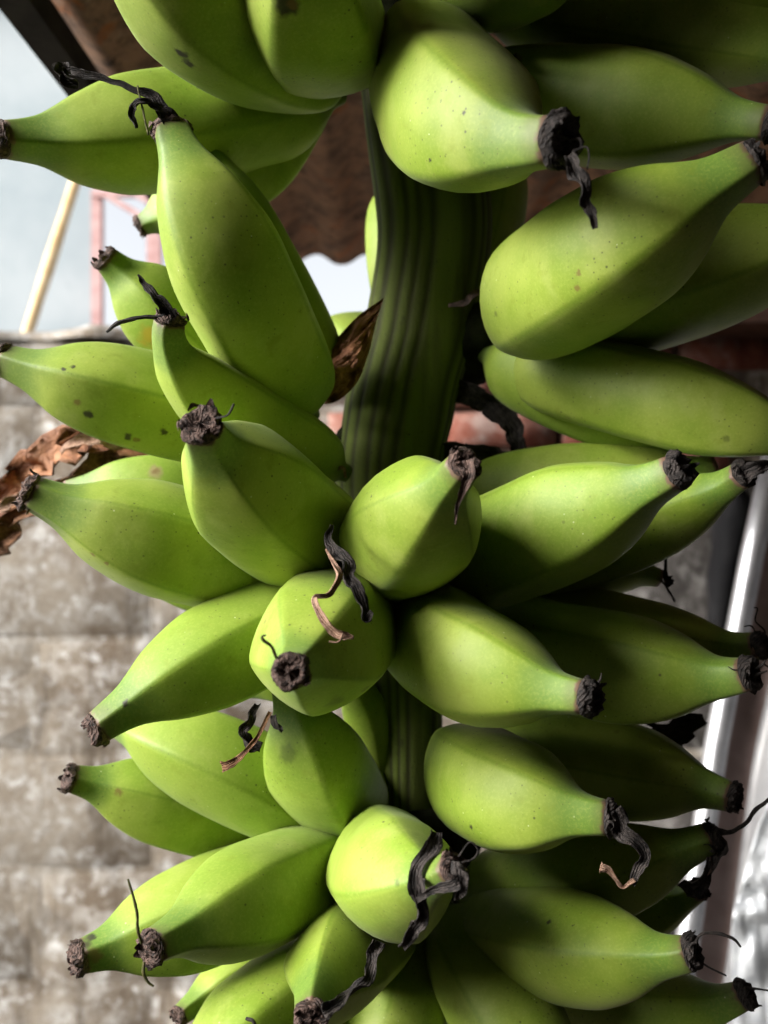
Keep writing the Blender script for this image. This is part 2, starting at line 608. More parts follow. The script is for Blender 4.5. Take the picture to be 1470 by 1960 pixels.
def ribbon(name, parent, path, mat, seed=0, curl=0.5, thin=False):
    """a shrivelled strip or strand along path = [(px, py, depth, width px)]"""
    pts = spline(path, max(14, len(path) * 6))
    mb = MB()
    n = len(pts)
    C3 = []
    W = []
    for i, (px, py, d, w) in enumerate(pts):
        q = at(px, py, d)
        wv = max(w * (1 if thin else .82), 1.5) / F * d
        q += Vector((noise.noise(q * 150 + Vector((seed, 0, 0))), noise.noise(q * 150 + Vector((0, seed, 9))),
                     noise.noise(q * 150 + Vector((5, 0, seed))))) * wv * 0.35
        C3.append(q)
        W.append(wv)
    if thin:
        mb.tube(C3, [x * .5 for x in W], 7, 0.35)
        return mb.build(name, mat, parent)
    rows, fib = [], []
    m = 7
    for i in range(n):
        t = (C3[min(i + 1, n - 1)] - C3[max(i - 1, 0)]).normalized()
        view = (CAM - C3[i]).normalized()
        side = t.cross(view).normalized()
        nrm = side.cross(t).normalized()
        tw = 0.9 * noise.noise(Vector((i * 0.12, seed * 3.7, 1))) * 2.6 * curl
        sd = side * math.cos(tw) + nrm * math.sin(tw)
        nn = nrm * math.cos(tw) - side * math.sin(tw)
        top, bot = [], []
        for j in range(m):
            x = j / (m - 1) * 2 - 1
            fold = (x * x * 0.5 + 0.30 * noise.noise(Vector((x * 2.2, i * 0.17, seed)))) * W[i] * (0.35 + curl * 0.4)
            ed = 1 + .26 * noise.noise(Vector((i * 0.33, x * 3, seed + 3))) + .12 * noise.noise(Vector((i * 0.9, x * 3, seed + 5)))
            q = C3[i] + sd * x * W[i] * .5 * ed + nn * fold
            top.append(q + nn * 0.00025)
            bot.append(q - nn * 0.00025)
        rows.append(top + bot[::-1])
        fib += [j / m * 2 for j in range(m)] + [j / m * 2 for j in reversed(range(m))]
    mb.grid(rows, True, fib)
    k = len(mb.v) - 2 * m
    mb.f.append(tuple(reversed(range(2 * m))))
    mb.f.append(tuple(k + j for j in range(2 * m)))
    return mb.build(name, mat, parent)


bunch = tag(empty('banana_bunch', at(745, 2150, .43)),
            'big hanging bunch of plump green bananas on a thick ridged green stalk', 'banana bunch')

# --- stalk: a grooved column, thick above, thinner below
axis = spline([(790, -260, .45, 118), (800, 150, .45, 112), (832, 430, .45, 108), (806, 620, .45, 106), (766, 780, .445, 104), (742, 950, .44, 98),
               (768, 1200, .44, 78), (778, 1500, .44, 66), (780, 1800, .44, 58), (770, 2160, .44, 46)], 110)
verts, grooves, faces = [], [], []
SEG = 168
rg = random.Random(4)
phs = [rg.uniform(0, 6.28) for _ in range(6)]
for i, (px, py, d, w) in enumerate(axis):
    c = at(px, py, d)
    r = w / F * d
    for j in range(SEG):
        a = 2 * math.pi * j / SEG
        aw = a + 0.10 * math.sin(i * .05 + phs[0]) + 0.022 * noise.noise(Vector((math.cos(a) * 2, math.sin(a) * 2, i * .05)))
        g = abs(math.sin(aw * 9 + 1.3 * math.sin(aw * 3 + phs[1]) + 0.9 * math.sin(aw * 5 + phs[2]) + .25 * noise.noise(Vector((math.cos(a) * 3, math.sin(a) * 3, i * .07)))))
        g = min(1, max(0, g * (.72 + .28 * noise.noise(Vector((math.cos(a) * 4, math.sin(a) * 4, i * .05 + 9)))) + .12))
        q = r * (1 - 0.030 * (1 - g) ** 1.5 + 0.03 * math.sin(2 * a + i * .03) + .035 * noise.noise(Vector((math.cos(a), math.sin(a), i * .12))))
        verts.append(c + Vector((math.cos(a) * q, math.sin(a) * q * .85, 0)))
        grooves.append(g)
for i in range(len(axis) - 1):
    for j in range(SEG):
        j2 = (j + 1) % SEG
        faces.append((i * SEG + j2, i * SEG + j, (i + 1) * SEG + j, (i + 1) * SEG + j2))
faces.append(tuple(range(SEG)))
faces.append(tuple((len(axis) - 1) * SEG + j for j in reversed(range(SEG))))
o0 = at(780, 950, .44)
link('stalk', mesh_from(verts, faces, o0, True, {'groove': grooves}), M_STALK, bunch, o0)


def crown(px, py, d, rx, ry, rz, seed):
    mb = MB()
    c = at(px, py, d)
    rows = []
    for i in range(15):
        th = math.pi * i / 14
        row = []
        for j in range(24):
            a = 2 * math.pi * j / 24
            v = Vector((math.sin(th) * math.cos(a), math.sin(th) * math.sin(a), -math.cos(th)))
            k = 1 + .22 * noise.noise(v * 1.6 + Vector((seed * 4, 0, 0))) + .06 * noise.noise(v * 6)
            row.append(c + Vector((v.x * rx, v.y * ry, v.z * rz)) / F * d * k)
        rows.append(row)
    mb.grid(rows, True)
    return mb.build('hand_crown', M_CROWN, bunch)


for i, (px, py, d, rx, ry, rz) in enumerate(((760, 60, .435, 150, 110, 110), (728, 880, .445, 92, 60, 120), (905, 650, .455, 95, 80, 80),
                                          (765, 1130, .43, 120, 95, 70), (775, 1190, .43, 110, 95, 50), (775, 1620, .43, 130, 90, 75), (800, 1740, .43, 100, 95, 60))):
    crown(px, py, d, rx, ry, rz, i)

# name: (P stem, M belly, T tip, radius px, extra)
B = {
 'a1': ((640, 95, .405), (425, 22, .335), (170, -240, .30), 150, dict(roll=-35, n=5)),
 'a2': ((665, 50, .405), (602, 12, .325), (572, -270, .27), 152, dict(roll=30, n=4)),
 'a3': ((800, 70, .405), (880, 222, .315), (1070, 270, .262), 152, dict(roll=-20, n=4, neck=1.12)),
 'a4': ((850, 190, .43), (1110, 207, .385), (1478, 238, .33), 112, dict(roll=40, n=4)),
 'a5': ((900, 0, .44), (1230, 30, .385), (1600, 130, .335), 112, dict(tip=0)),
 'a6': ((850, -60, .42), (975, -78, .35), (1150, -270, .29), 125, dict(tip=0)),
 'a7': ((1000, -90, .43), (1360, -50, .36), (1700, -40, .32), 100, dict(tip=0)),
 'a8': ((650, 175, .425), (330, 252, .385), (4, 267, .345), 114, dict(roll=-5, n=4)),
 'a9': ((605, 125, .44), (505, 266, .425), (425, 425, .42), 86, dict(tip=0)),
 'b1': ((588, 795, .405), (442, 520, .335), (329, 253, .325), 124, dict(roll=55, n=4, k=.34)),
 'b2': ((640, 760, .43), (492, 505, .392), (385, 262, .385), 84, dict(tip=0, roll=-60, n=4)),
 'b3': ((480, 770, .44), (300, 590, .41), (202, 496, .395), 86, dict(roll=5)),
 'b4': ((500, 402, .47), (390, 395, .455), (270, 432, .45), 62, dict()),
 'b5': ((660, 905, .41), (405, 757, .345), (326, 612, .318), 98, dict(roll=-42, n=4)),
 'b6': ((560, 830, .43), (250, 762, .375), (8, 690, .36), 103, dict(roll=10, n=4)),
 'c1': ((690, 1090, .40), (500, 955, .328), (386, 815, .275), 131, dict(roll=-15, n=5)),
 'c2': ((600, 960, .44), (330, 932, .415), (130, 940, .41), 68, dict(tip=0)),
 'c3': ((630, 1115, .41), (330, 1043, .355), (58, 943, .33), 118, dict(roll=26, n=5)),
 'c4': ((640, 1150, .44), (430, 1128, .425), (230, 1070, .42), 60, dict(tip=0)),
 'c5': ((745, 1065, .40), (795, 1002, .315), (889, 888, .268), 131, dict(roll=15, n=5, neck=.84)),
 'c6': ((800, 1110, .41), (1070, 1007, .34), (1298, 902, .298), 122, dict(roll=35, n=4)),
 'c7': ((850, 960, .435), (1130, 942, .405), (1370, 900, .39), 97, dict(tip=0, roll=10)),
 'c8': ((900, 1100, .435), (1225, 1002, .385), (1424, 906, .345), 88, dict(roll=-10)),
 'c9': ((950, 1110, .45), (1105, 1085, .43), (1262, 1106, .425), 58, dict(tip=0)),
 'd1': ((985, 610, .405), (1160, 492, .32), (1440, 312, .283), 148, dict(roll=15, n=4)),
 'd2': ((1010, 640, .43), (1330, 532, .37), (1640, 420, .34), 117, dict(tip=0)),
 'd3': ((955, 690, .43), (1290, 770, .37), (1570, 860, .35), 98, dict(tip=0, roll=-45, n=4)),
 'd4': ((925, 675, .44), (1110, 762, .405), (1310, 850, .39), 78, dict(tip=0, roll=-20)),
 'd5': ((800, 640, .49), (772, 460, .51), (760, 320, .51), 76, dict(tip=0)),
 'd6': ((890, 560, .48), (925, 420, .49), (960, 250, .48), 78, dict(tip=0)),
 'd7': ((770, 760, .46), (682, 668, .50), (690, 690, .58), 74, dict(tip=0)),
 'e1': ((725, 1110, .405), (418, 1257, .34), (187, 1395, .312), 108, dict(roll=15, n=5)),
 'e2': ((690, 1150, .40), (606, 1240, .305), (556, 1285, .258), 138, dict(roll=8, n=5, neck=.86)),
 'e3': ((800, 1160, .40), (893, 1262, .328), (1125, 1335, .282), 124, dict(roll=-25, n=4)),
 'e4': ((880, 1200, .425), (1200, 1282, .36), (1432, 1290, .325), 112, dict(roll=-25, n=4)),
 'e5': ((900, 1150, .44), (1230, 1230, .40), (1452, 1236, .37), 86, dict()),
 'f1': ((650, 1590, .415), (430, 1472, .38), (222, 1384, .40), 97, dict(tip=0, roll=-10, n=4)),
 'f2': ((560, 1600, .435), (300, 1530, .40), (134, 1490, .38), 86, dict()),
 'f3': ((680, 1560, .42), (615, 1480, .37), (550, 1310, .35), 104, dict(tip=0, roll=-5, n=4)),
 'f4': ((720, 1520, .445), (700, 1370, .43), (650, 1280, .42), 46, dict(tip=0)),
 'f5': ((630, 1655, .415), (360, 1758, .372), (153, 1833, .345), 104, dict(roll=12, n=4)),
 'f6': ((670, 1640, .405), (470, 1728, .33), (291, 1815, .29), 113, dict(roll=22, n=5)),
 'f7': ((735, 1620, .40), (755, 1680, .315), (868, 1662, .268), 123, dict(roll=38, n=4, neck=.8)),
 'f8': ((880, 1450, .41), (970, 1518, .335), (1166, 1565, .30), 116, dict(roll=-22, n=4)),
 'f9': ((900, 1420, .43), (1190, 1470, .385), (1403, 1525, .355), 95, dict()),
 'g1': ((870, 1720, .425), (1140, 1672, .37), (1362, 1603, .35), 92, dict()),
 'g2': ((940, 1800, .44), (1200, 1752, .41), (1338, 1702, .39), 66, dict()),
 'g3': ((880, 1765, .41), (1130, 1820, .335), (1322, 1823, .305), 106, dict(roll=5, n=4)),
 'g4': ((930, 1880, .43), (1220, 1930, .375), (1424, 1903, .35), 92, dict()),
 'g5': ((850, 1740, .41), (972, 1950, .355), (1120, 2200, .32), 105, dict(tip=0, roll=25, n=4)),
 'g6': ((820, 1740, .42), (765, 1935, .385), (700, 2200, .35), 100, dict(tip=0)),
 'g7': ((745, 1770, .405), (645, 1848, .325), (597, 1945, .28), 106, dict(roll=45, n=4)),
 'g8': ((700, 1820, .415), (500, 1955, .365), (330, 2110, .33), 106, dict(tip=0, roll=10, n=4)),
 'g9': ((690, 1790, .44), (480, 1862, .41), (343, 1945, .385), 64, dict()),
 'e6': ((745, 1200, .435), (600, 1235, .402), (440, 1320, .40), 92, dict(tip=0)),  # this one and the next are hidden fruit added to shade the stalk
 'h1': ((745, 1545, .435), (630, 1500, .425), (490, 1420, .42), 80, dict(tip=0)),
}
PART_LABEL = {
 'b1': 'long upright banana with a black dried flower curling off its tip',
 'b5': 'banana tip with a dark upright spike and one thin dry strand',
 'b6': 'banana with several dark brown scars along its side',
 'c2': 'pale banana with one round grey scar',
 'e2': 'banana pointing straight at the viewer with a round black end',
 'f7': 'rounded banana with black twisted strips of dry flower over its end',
 'f8': 'banana with a thick black dry flower hooked below its tip',
 'a3': 'banana with a crumpled black strip hanging from its tip',
 'g1': 'dark shaded banana with a long thin black strand at its tip',
}
SPOTS = {   # photograph pixel, size px, kind: scars that sit on one fruit
 'a1': ((350, 105, 16, 'dark'), (362, 122, 12, 'dark'), (342, 100, 9, 'dark'), (270, 118, 20, 'brown')),
 'a2': ((545, 4, 26, 'dark'), (560, 10, 12, 'brown')),
 'a4': ((987, 118, 14, 'brown'), (984, 108, 9, 'dark')),
 'b3': ((283, 645, 26, 'yellow'), (297, 658, 12, 'brown')),
 'b6': ((168, 792, 12, 'dark'), (147, 771, 10, 'brown'), (245, 836, 12, 'dark'), (262, 842, 8, 'brown'), (313, 826, 9, 'dark'), (140, 702, 6, 'dark'), (122, 706, 6, 'dark')),
 'c2': ((297, 902, 18, 'pale'), (297, 902, 9, 'brown')),
 'c3': ((178, 1062, 8, 'brown'), (203, 1078, 7, 'brown'), (255, 1135, 7, 'dark')),
 'd1': ((1107, 523, 8, 'brown'), (1105, 552, 8, 'brown'), (949, 600, 7, 'bruise')),
 'e2': ((507, 1190, 8, 'brown'), (640, 1345, 26, 'bruise'), (700, 1318, 14, 'bruise')),
 'e1': ((240, 1345, 10, 'dark'),),
 'f2': ((226, 1517, 10, 'brown'),),
 'f3': ((550, 1440, 26, 'bruise'),),
 'f5': ((160, 1810, 16, 'dark'), (172, 1795, 12, 'dark'), (182, 1830, 16, 'brown')),
 'f7': ((760, 1690, 8, 'bruise'),),
 'f8': ((902, 1583, 7, 'dark'),),
 'a3': ((888, 215, 5, 'dark'), (823, 306, 5, 'dark')),
 'g3': ((1050, 1765, 7, 'dark'),),
 'd3': ((1390, 840, 8, 'bruise'),),
}
FRUIT = {}
for idx, (key, (P, M, T, r, kw)) in enumerate(B.items()):
    kw = dict(kw)
    tip = kw.pop('tip', 1)
    vs, fs, al, ri, Mw, Tw, td, tr = make_banana(P, M, T, r, seed=idx, **kw)
    me = mesh_from(vs, fs, Mw, True, {'along': al, 'ridge': ri})
    mat = M_SKIN
    if key in SPOTS:
        bvh = BVHTree.FromPolygons([tuple(v) for v in vs], fs)
        sp = []
        for (px, py, size, kind) in SPOTS[key]:
            hit = bvh.ray_cast(CAM, (at(px, py, 1) - CAM).normalized())
            if hit[0] is not None:
                sp.append((tuple(hit[0]), size / F * hit[3], kind))
        mat = skin_material('banana_skin_scarred', sp)
    o = link('banana', me, mat, bunch, Mw)
    if key in PART_LABEL:
        o['label'] = PART_LABEL[key]
    FRUIT[key] = o
    if tip:
        blossom_tip(o, Tw, td, tr, idx, length=random.uniform(.7, 1.25), mat=M_CAP if T[0] < 1000 and key != 'a3' else M_DRY)  # tips at the right are blacker: their shade is put into the material

DRIED = [  # fruit, name, material, path (px, py, depth, width), curl, thin
 ('b1', 'dried_flower', M_DRY, [(331, 250, .322, 44), (318, 215, .318, 34), (292, 188, .317, 24), (255, 172, .316, 15), (205, 150, .316, 13), (165, 141, .316, 20), (135, 137, .317, 18)], .5, 0),
 ('b1', 'dried_flower', M_DRY, [(140, 138, .316, 26), (124, 146, .315, 34), (126, 160, .315, 30), (146, 158, .314, 22)], 1.0, 0),
 ('b1', 'dried_flower', M_DRY, [(306, 212, .317, 18), (285, 194, .315, 14), (262, 200, .314, 16), (251, 222, .314, 15), (260, 246, .314, 7)], .8, 0),
 ('b1', 'dry_strand', M_OLIVE, [(264, 165, .315, 4), (272, 205, .314, 4), (284, 258, .313, 4)], 0, 1),
 ('b5', 'dried_flower', M_DRY, [(328, 612, .316, 40), (314, 585, .314, 30), (292, 560, .312, 22), (272, 538, .312, 12), (264, 526, .312, 4)], .5, 0),
 ('b5', 'dry_strand', M_DRY, [(318, 604, .314, 8), (270, 608, .312, 8), (230, 618, .311, 9), (204, 635, .311, 5)], 0, 1),
 ('c1', 'dry_strand', M_DRY, [(414, 800, .272, 4), (436, 794, .270, 4), (448, 774, .270, 5)], 0, 1),
 ('a3', 'dried_flower', M_DRY, [(1086, 300, .258, 22), (1102, 335, .256, 38), (1114, 372, .256, 28), (1128, 402, .257, 24), (1140, 436, .258, 14)], .8, 0),
 ('a3', 'dry_strand', M_DRY, [(1090, 268, .258, 4), (1110, 266, .256, 4), (1112, 282, .256, 4), (1098, 292, .257, 4)], 0, 1),
 ('a3', 'dry_strand', M_DRY, [(1096, 290, .257, 5), (1122, 282, .255, 4), (1128, 300, .255, 4), (1124, 325, .255, 4)], 0, 1),
 ('c5', 'dried_flower', M_CAP, [(888, 880, .264, 44), (894, 915, .262, 28), (884, 950, .263, 14), (874, 975, .264, 8), (872, 1004, .265, 4)], .5, 0),
 ('e2', 'dried_flower', M_DRY, [(634, 1005, .300, 8), (632, 1035, .297, 22), (655, 1070, .290, 34), (680, 1115, .284, 30), (690, 1155, .282, 28), (698, 1186, .281, 22), (714, 1172, .281, 14)], .7, 0),
 ('e2', 'dried_flower', M_TAN, [(624, 1052, .292, 4), (640, 1080, .286, 10), (650, 1102, .282, 20), (630, 1135, .279, 14), (603, 1145, .276, 12), (618, 1180, .272, 20), (650, 1212, .271, 24), (676, 1222, .271, 8)], .6, 0),
 ('e2', 'dry_strand', M_TAN, [(656, 1212, .270, 6), (648, 1228, .270, 4), (630, 1228, .270, 3)], 0, 1),
 ('e2', 'dry_strand', M_OLIVE, [(530, 1258, .256, 7), (520, 1238, .254, 6), (503, 1226, .253, 7), (502, 1219, .253, 5), (509, 1216, .253, 3)], 0, 1),
 ('f3', 'dried_flower', M_DRY, [(494, 1350, .330, 16), (474, 1378, .322, 22), (465, 1405, .320, 24), (478, 1430, .319, 38), (498, 1440, .319, 32)], .8, 0),
 ('f3', 'dried_flower', M_BROWN, [(518, 1362, .322, 9), (495, 1405, .316, 10), (470, 1440, .315, 12), (448, 1460, .315, 18), (424, 1468, .315, 24)], .2, 0),
 ('f3', 'dried_flower', M_DRY, [(526, 1368, .326, 14), (528, 1388, .324, 16), (540, 1400, .323, 8)], .8, 0),
 ('f6', 'dry_strand', M_OLIVE, [(272, 1806, .287, 6), (264, 1778, .285, 6), (263, 1745, .284, 6), (252, 1705, .284, 5), (245, 1682, .284, 4)], 0, 1),
 ('f6', 'dry_strand', M_OLIVE, [(276, 1842, .287, 6), (275, 1862, .285, 6), (284, 1880, .285, 5), (295, 1888, .285, 4)], 0, 1),
 ('f7', 'dried_flower', M_DRY, [(838, 1592, .280, 26), (828, 1620, .276, 40), (804, 1655, .272, 30), (793, 1695, .270, 42), (806, 1735, .269, 30), (795, 1772, .270, 34), (770, 1812, .273, 18)], .8, 0),
 ('f7', 'dried_flower', M_DRY, [(878, 1690, .263, 30), (850, 1700, .264, 22), (820, 1708, .266, 16), (800, 1722, .268, 12)], .6, 0),
 ('f7', 'dried_flower', M_DRY, [(880, 1650, .262, 40), (892, 1670, .262, 34), (886, 1700, .263, 26), (872, 1722, .265, 10)], .9, 0),
 ('f7', 'dry_strand', M_DRY, [(878, 1640, .262, 4), (898, 1612, .262, 3), (914, 1626, .262, 3), (905, 1644, .262, 3), (882, 1652, .262, 3)], 0, 1),
 ('f8', 'dried_flower', M_DRY, [(1163, 1556, .297, 52), (1188, 1578, .295, 46), (1212, 1605, .293, 34), (1230, 1635, .292, 26), (1226, 1662, .292, 24), (1208, 1690, .292, 16)], .5, 0),
 ('f8', 'dried_flower', M_TAN, [(1214, 1684, .291, 10), (1192, 1699, .291, 9), (1178, 1680, .291, 10), (1165, 1660, .291, 18), (1148, 1658, .291, 22)], .5, 0),
 ('g7', 'dried_flower', M_DRY, [(612, 1936, .278, 36), (650, 1922, .280, 26), (690, 1888, .287, 24), (710, 1850, .294, 28), (722, 1800, .300, 34)], .8, 0),
 ('g8', 'dry_strand', M_DRY, [(470, 1950, .335, 6), (484, 1954, .334, 7), (494, 1966, .334, 4)], 0, 1),
 ('g1', 'dried_flower', M_DRY, [(1360, 1605, .347, 54), (1374, 1628, .346, 40), (1352, 1660, .347, 22), (1335, 1690, .350, 40), (1310, 1705, .354, 40)], .7, 0),
 ('g1', 'dry_strand', M_DRY, [(1364, 1592, .348, 16), (1395, 1594, .347, 9), (1425, 1578, .347, 8), (1450, 1548, .347, 8), (1480, 1520, .347, 6)], 0, 1),
 ('g1', 'dry_strand', M_CAP, [(1360, 1640, .346, 3), (1363, 1660, .346, 3), (1354, 1676, .346, 2)], 0, 1),
 ('g3', 'dry_strand', M_DRY, [(1328, 1818, .303, 8), (1342, 1790, .302, 5), (1370, 1786, .302, 6), (1402, 1796, .302, 6), (1418, 1812, .302, 4)], 0, 1),
 ('g3', 'dry_strand', M_DRY, [(1330, 1826, .303, 4), (1350, 1848, .302, 4), (1390, 1868, .303, 3)], 0, 1),
 ('g4', 'dry_strand', M_DRY, [(1428, 1890, .348, 6), (1450, 1893, .347, 4), (1480, 1898, .347, 3)], 0, 1),
 ('e5', 'dry_strand', M_DRY, [(1450, 1234, .368, 5), (1463, 1210, .367, 4), (1446, 1188, .367, 3), (1450, 1166, .367, 3), (1443, 1163, .367, 2)], 0, 1),
 ('e5', 'dry_strand', M_DRY, [(1452, 1232, .368, 4), (1440, 1200, .367, 3), (1424, 1199, .367, 2)], 0, 1),
 ('e5', 'dry_strand', M_DRY, [(1455, 1235, .368, 5), (1470, 1255, .367, 4), (1462, 1270, .367, 3), (1480, 1282, .367, 3)], 0, 1),
 ('e4', 'dry_strand', M_DRY, [(1436, 1280, .323, 7), (1456, 1275, .322, 6), (1466, 1264, .322, 3)], 0, 1),
 ('e4', 'dry_strand', M_DRY, [(1436, 1294, .323, 10), (1450, 1290, .322, 6), (1468, 1284, .322, 3)], 0, 1),
 ('e4', 'dry_strand', M_DRY, [(1420, 1282, .322, 3), (1405, 1282, .321, 3), (1394, 1276, .321, 2)], 0, 1),
 ('c8', 'dried_flower', M_DRY, [(1422, 905, .343, 44), (1442, 900, .342, 36), (1462, 893, .342, 26), (1486, 888, .342, 18)], .6, 0),
 ('e3', 'dry_strand', M_DRY, [(1146, 1305, .279, 6), (1150, 1298, .279, 4), (1151, 1288, .279, 2)], 0, 1),
 ('c9', 'dry_strand', M_DRY, [(1256, 1108, .424, 6), (1268, 1112, .42, 5), (1280, 1130, .415, 5), (1292, 1152, .41, 5)], 0, 1),
 ('c8', 'dried_flower', M_DRY, [(1276, 1052, .40, 7), (1272, 1095, .40, 9), (1280, 1112, .40, 26), (1290, 1114, .40, 10)], .5, 0),
 ('c3', 'dry_strand', M_TAN, [(60, 968, .328, 5), (50, 985, .328, 4)], 0, 1),
]
for i, (key, nm, mat, path, curl, thin) in enumerate(DRIED):
    ribbon(nm, FRUIT[key], path, mat, i, curl, thin)


def sheet(name, mat, parent, rows, amp, fine, seed, thick=0.0006):
    """a crumpled, fibrous sheet: rows of control points (px, py, depth), refined and wrinkled"""
    R1 = [spline(r, 26) for r in rows]
    cols = [spline([r[j] for r in R1], 26) for j in range(26)]
    mb = MB()
    top, bot, fib = [], [], []
    for i in range(26):
        a, b = [], []
        for j in range(26):
            px, py, d = cols[j][i]
            q = at(px, py, d)
            dz = amp * noise.noise(q * fine + Vector((seed, 0, 0))) + amp * .5 * noise.noise(q * fine * 3.1) - amp * abs(noise.noise(Vector((i * .33, j * .05, seed))))
            q = q + (CAM - q).normalized() * dz
            a.append(q)
            b.append(q - (CAM - q).normalized() * thick)
            fib.append(i * .25 + .3 * noise.noise(q * 200))
        top.append(a)
        bot.append(b[::-1])
    mb.grid(top, False, fib)
    mb.grid(bot, False, fib)
    return mb.build(name, mat, parent)


LEAF = ribbon('dry_leaf', bunch, [(-50, 1010, .46, 50), (20, 945, .455, 84), (90, 880, .45, 96), (170, 845, .45, 80), (260, 846, .455, 70), (420, 862, .47, 60)], M_LEAF, 61, .7)
LEAF['label'] = 'torn brown dry leaf strip poking out at the left of the bunch'
ribbon('dry_leaf', bunch, [(-50, 1085, .462, 30), (0, 1030, .457, 62), (60, 968, .452, 74), (140, 905, .452, 66), (230, 872, .457, 60), (400, 880, .47, 50)], M_BROWN, 67, .9)
ribbon('dry_leaf', bunch, [(-50, 1000, .445, 18), (10, 962, .442, 26), (50, 950, .44, 22), (68, 962, .44, 10)], M_TAN, 63, .6)
ribbon('dry_leaf', bunch, [(120, 868, .44, 14), (165, 838, .438, 26), (215, 848, .44, 20), (300, 860, .45, 12)], M_TAN, 65, .8)
sheet('dry_bract', M_LEAF, bunch, [[(585, 700, .412), (630, 662, .405), (685, 605, .405), (735, 570, .41)],
                                   [(590, 740, .405), (635, 708, .395), (685, 665, .395), (722, 610, .405)],
                                   [(600, 775, .412), (645, 768, .402), (685, 730, .40), (708, 670, .408)]], .008, 110, 8)['label'] = 'crumpled brown dry bract stuck beside the stalk'
ribbon('dry_bract', bunch, [(840, 770, .45, 60), (890, 755, .44, 52), (940, 772, .44, 54), (975, 810, .44, 46), (1000, 865, .44, 40), (1030, 930, .44, 40)], M_DRY, 41, .5, False)
ribbon('dry_bract', bunch, [(820, 862, .44, 44), (880, 866, .435, 50), (940, 872, .435, 54), (1010, 872, .435, 40)], M_DRY, 42, .4, False)
ribbon('dry_bract', bunch, [(858, 585, .425, 8), (885, 582, .422, 14), (905, 566, .42, 16), (925, 548, .42, 12)], M_CAP, 43, .4, False)
ribbon('dry_bract', bunch, [(1180, 1440, .41, 40), (1240, 1410, .405, 60), (1300, 1392, .40, 60), (1345, 1378, .40, 26)], M_DRY, 44, .8, False)
ribbon('dry_bract', bunch, [(1290, 1400, .40, 10), (1300, 1430, .40, 16), (1288, 1470, .40, 14)], M_DRY, 45, .8, False)
ribbon('dry_bract', bunch, [(640, 905, .39, 6), (655, 895, .385, 8), (662, 915, .385, 6)], M_TAN, 46, .4, False)

# ------------------------------------------------------------------ the place behind the bunch
ground = MB()
ground.add([(-60, -60, 0), (60, -60, 0), (60, 60, 0), (-60, 60, 0)], [(0, 1, 2, 3)])
tag(ground.build('ground', M_EARTH, None, False), kind='structure')

# old garden wall of concrete blocks with a brick patch
WY = 1.48
wall = tag(empty('garden_wall', (0, WY + .08, 0)), 'weathered grey concrete block wall with lichen behind the banana bunch', 'wall')
mb = MB()
mb.box((-2.6, WY - .0045, 0), (2.2, WY + .17, 1.80))
mb.build('mortar', M_MORTAR, wall, False)


def slab_mesh(w, h, d, rough, seed, nx=7, nz=4):
    """a masonry unit: uneven front face, rounded worn edge, sides going back to the wall"""
    vs, fs = [], []
    xs, zs = [0, .025, .35, .65, .975, 1], [0, .05, .5, .95, 1]
    nx, nz = len(xs) - 1, len(zs) - 1
    for i in range(nz + 1):
        for j in range(nx + 1):
            x, z = xs[j], zs[i]
            rim_ = i in (0, nz) or j in (0, nx)
            y = -d + (d * .7 if rim_ else 0) + rough * noise.noise(Vector((x * 4 + seed * 7, z * 3, seed)))
            ex = rough * .7 * noise.noise(Vector((x * 5, z * 5, seed + 40)))
            vs.append(((x - .5) * w + ex, y, (z - .5) * h + ex))
    for i in range(nz):
        for j in range(nx):
            a = i * (nx + 1) + j
            fs.append((a, a + 1, a + nx + 2, a + nx + 1))
    rim = [j for j in range(nx + 1)] + [i * (nx + 1) + nx for i in range(1, nz + 1)] + [nz * (nx + 1) + j for j in range(nx - 1, -1, -1)] + [i * (nx + 1) for i in range(nz - 1, 0, -1)]
    k = len(vs)
    for r_ in rim:
        vs.append((vs[r_][0], .012, vs[r_][2]))
    for a in range(len(rim)):
        b = (a + 1) % len(rim)
        fs.append((rim[b], rim[a], k + a, k + b))
    return mesh_from(vs, fs, smooth=True)


blocks = [slab_mesh(.3985, .1985, .0055, .0026, i) for i in range(5)]
halfs = [slab_mesh(.397, .124, .009, .004, i + 9) for i in range(3)]
bricks = [slab_mesh(.19, .058, .012, .006, i + 20, 5, 3) for i in range(5)]
for m_ in blocks + halfs:
    m_.materials.append(M_BLOCK)
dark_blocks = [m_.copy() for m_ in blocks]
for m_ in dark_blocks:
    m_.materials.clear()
    m_.materials.append(M_BLOCK_SHADED)                                     # shade of the roof put into a darker block colour
for m_ in bricks:
    m_.materials.append(M_BRICK)
TOPZ = 1.808
rows = [(TOPZ - .064, halfs, 0)] + [(TOPZ - .127 - .1 - .2 * i, blocks, i + 1) for i in range(6)]
wr = random.Random(12)
for (z, lib, ri) in rows:
    x = -2.4 + (.2 if ri % 2 else 0)
    while x < 2.1:
        cx = x + .2
        if not (0.0 < cx < .46 and z > 1.56):
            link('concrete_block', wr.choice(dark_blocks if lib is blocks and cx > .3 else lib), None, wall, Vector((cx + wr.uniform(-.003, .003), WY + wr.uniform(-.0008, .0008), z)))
        x += .4
for i in range(4):
    z = TOPZ - .035 - i * .066
    x = -.10 + (.1 if i % 2 else 0)
    while x < .56:
        link('brick', wr.choice(bricks), None, wall, Vector((x + .1, WY - .014 + wr.uniform(-.003, .003), z)))
        x += .2
mb = MB()                                                           # crumbling mortar along the top of the wall
rws = []
for i in range(150):
    x = -2.6 + i * (4.8 / 149)
    row = []
    for j in range(9):
        a = math.pi * j / 8
        k = 1 + .35 * noise.noise(Vector((x * 9, j * .5, 2))) + .22 * noise.noise(Vector((x * 30, j * .8, 5)))
        row.append(Vector((x, WY + .075 - math.cos(a) * .10 * k, TOPZ - .012 + math.sin(a) * .030 * k)))
    rws.append(row)
mb.grid(rws)
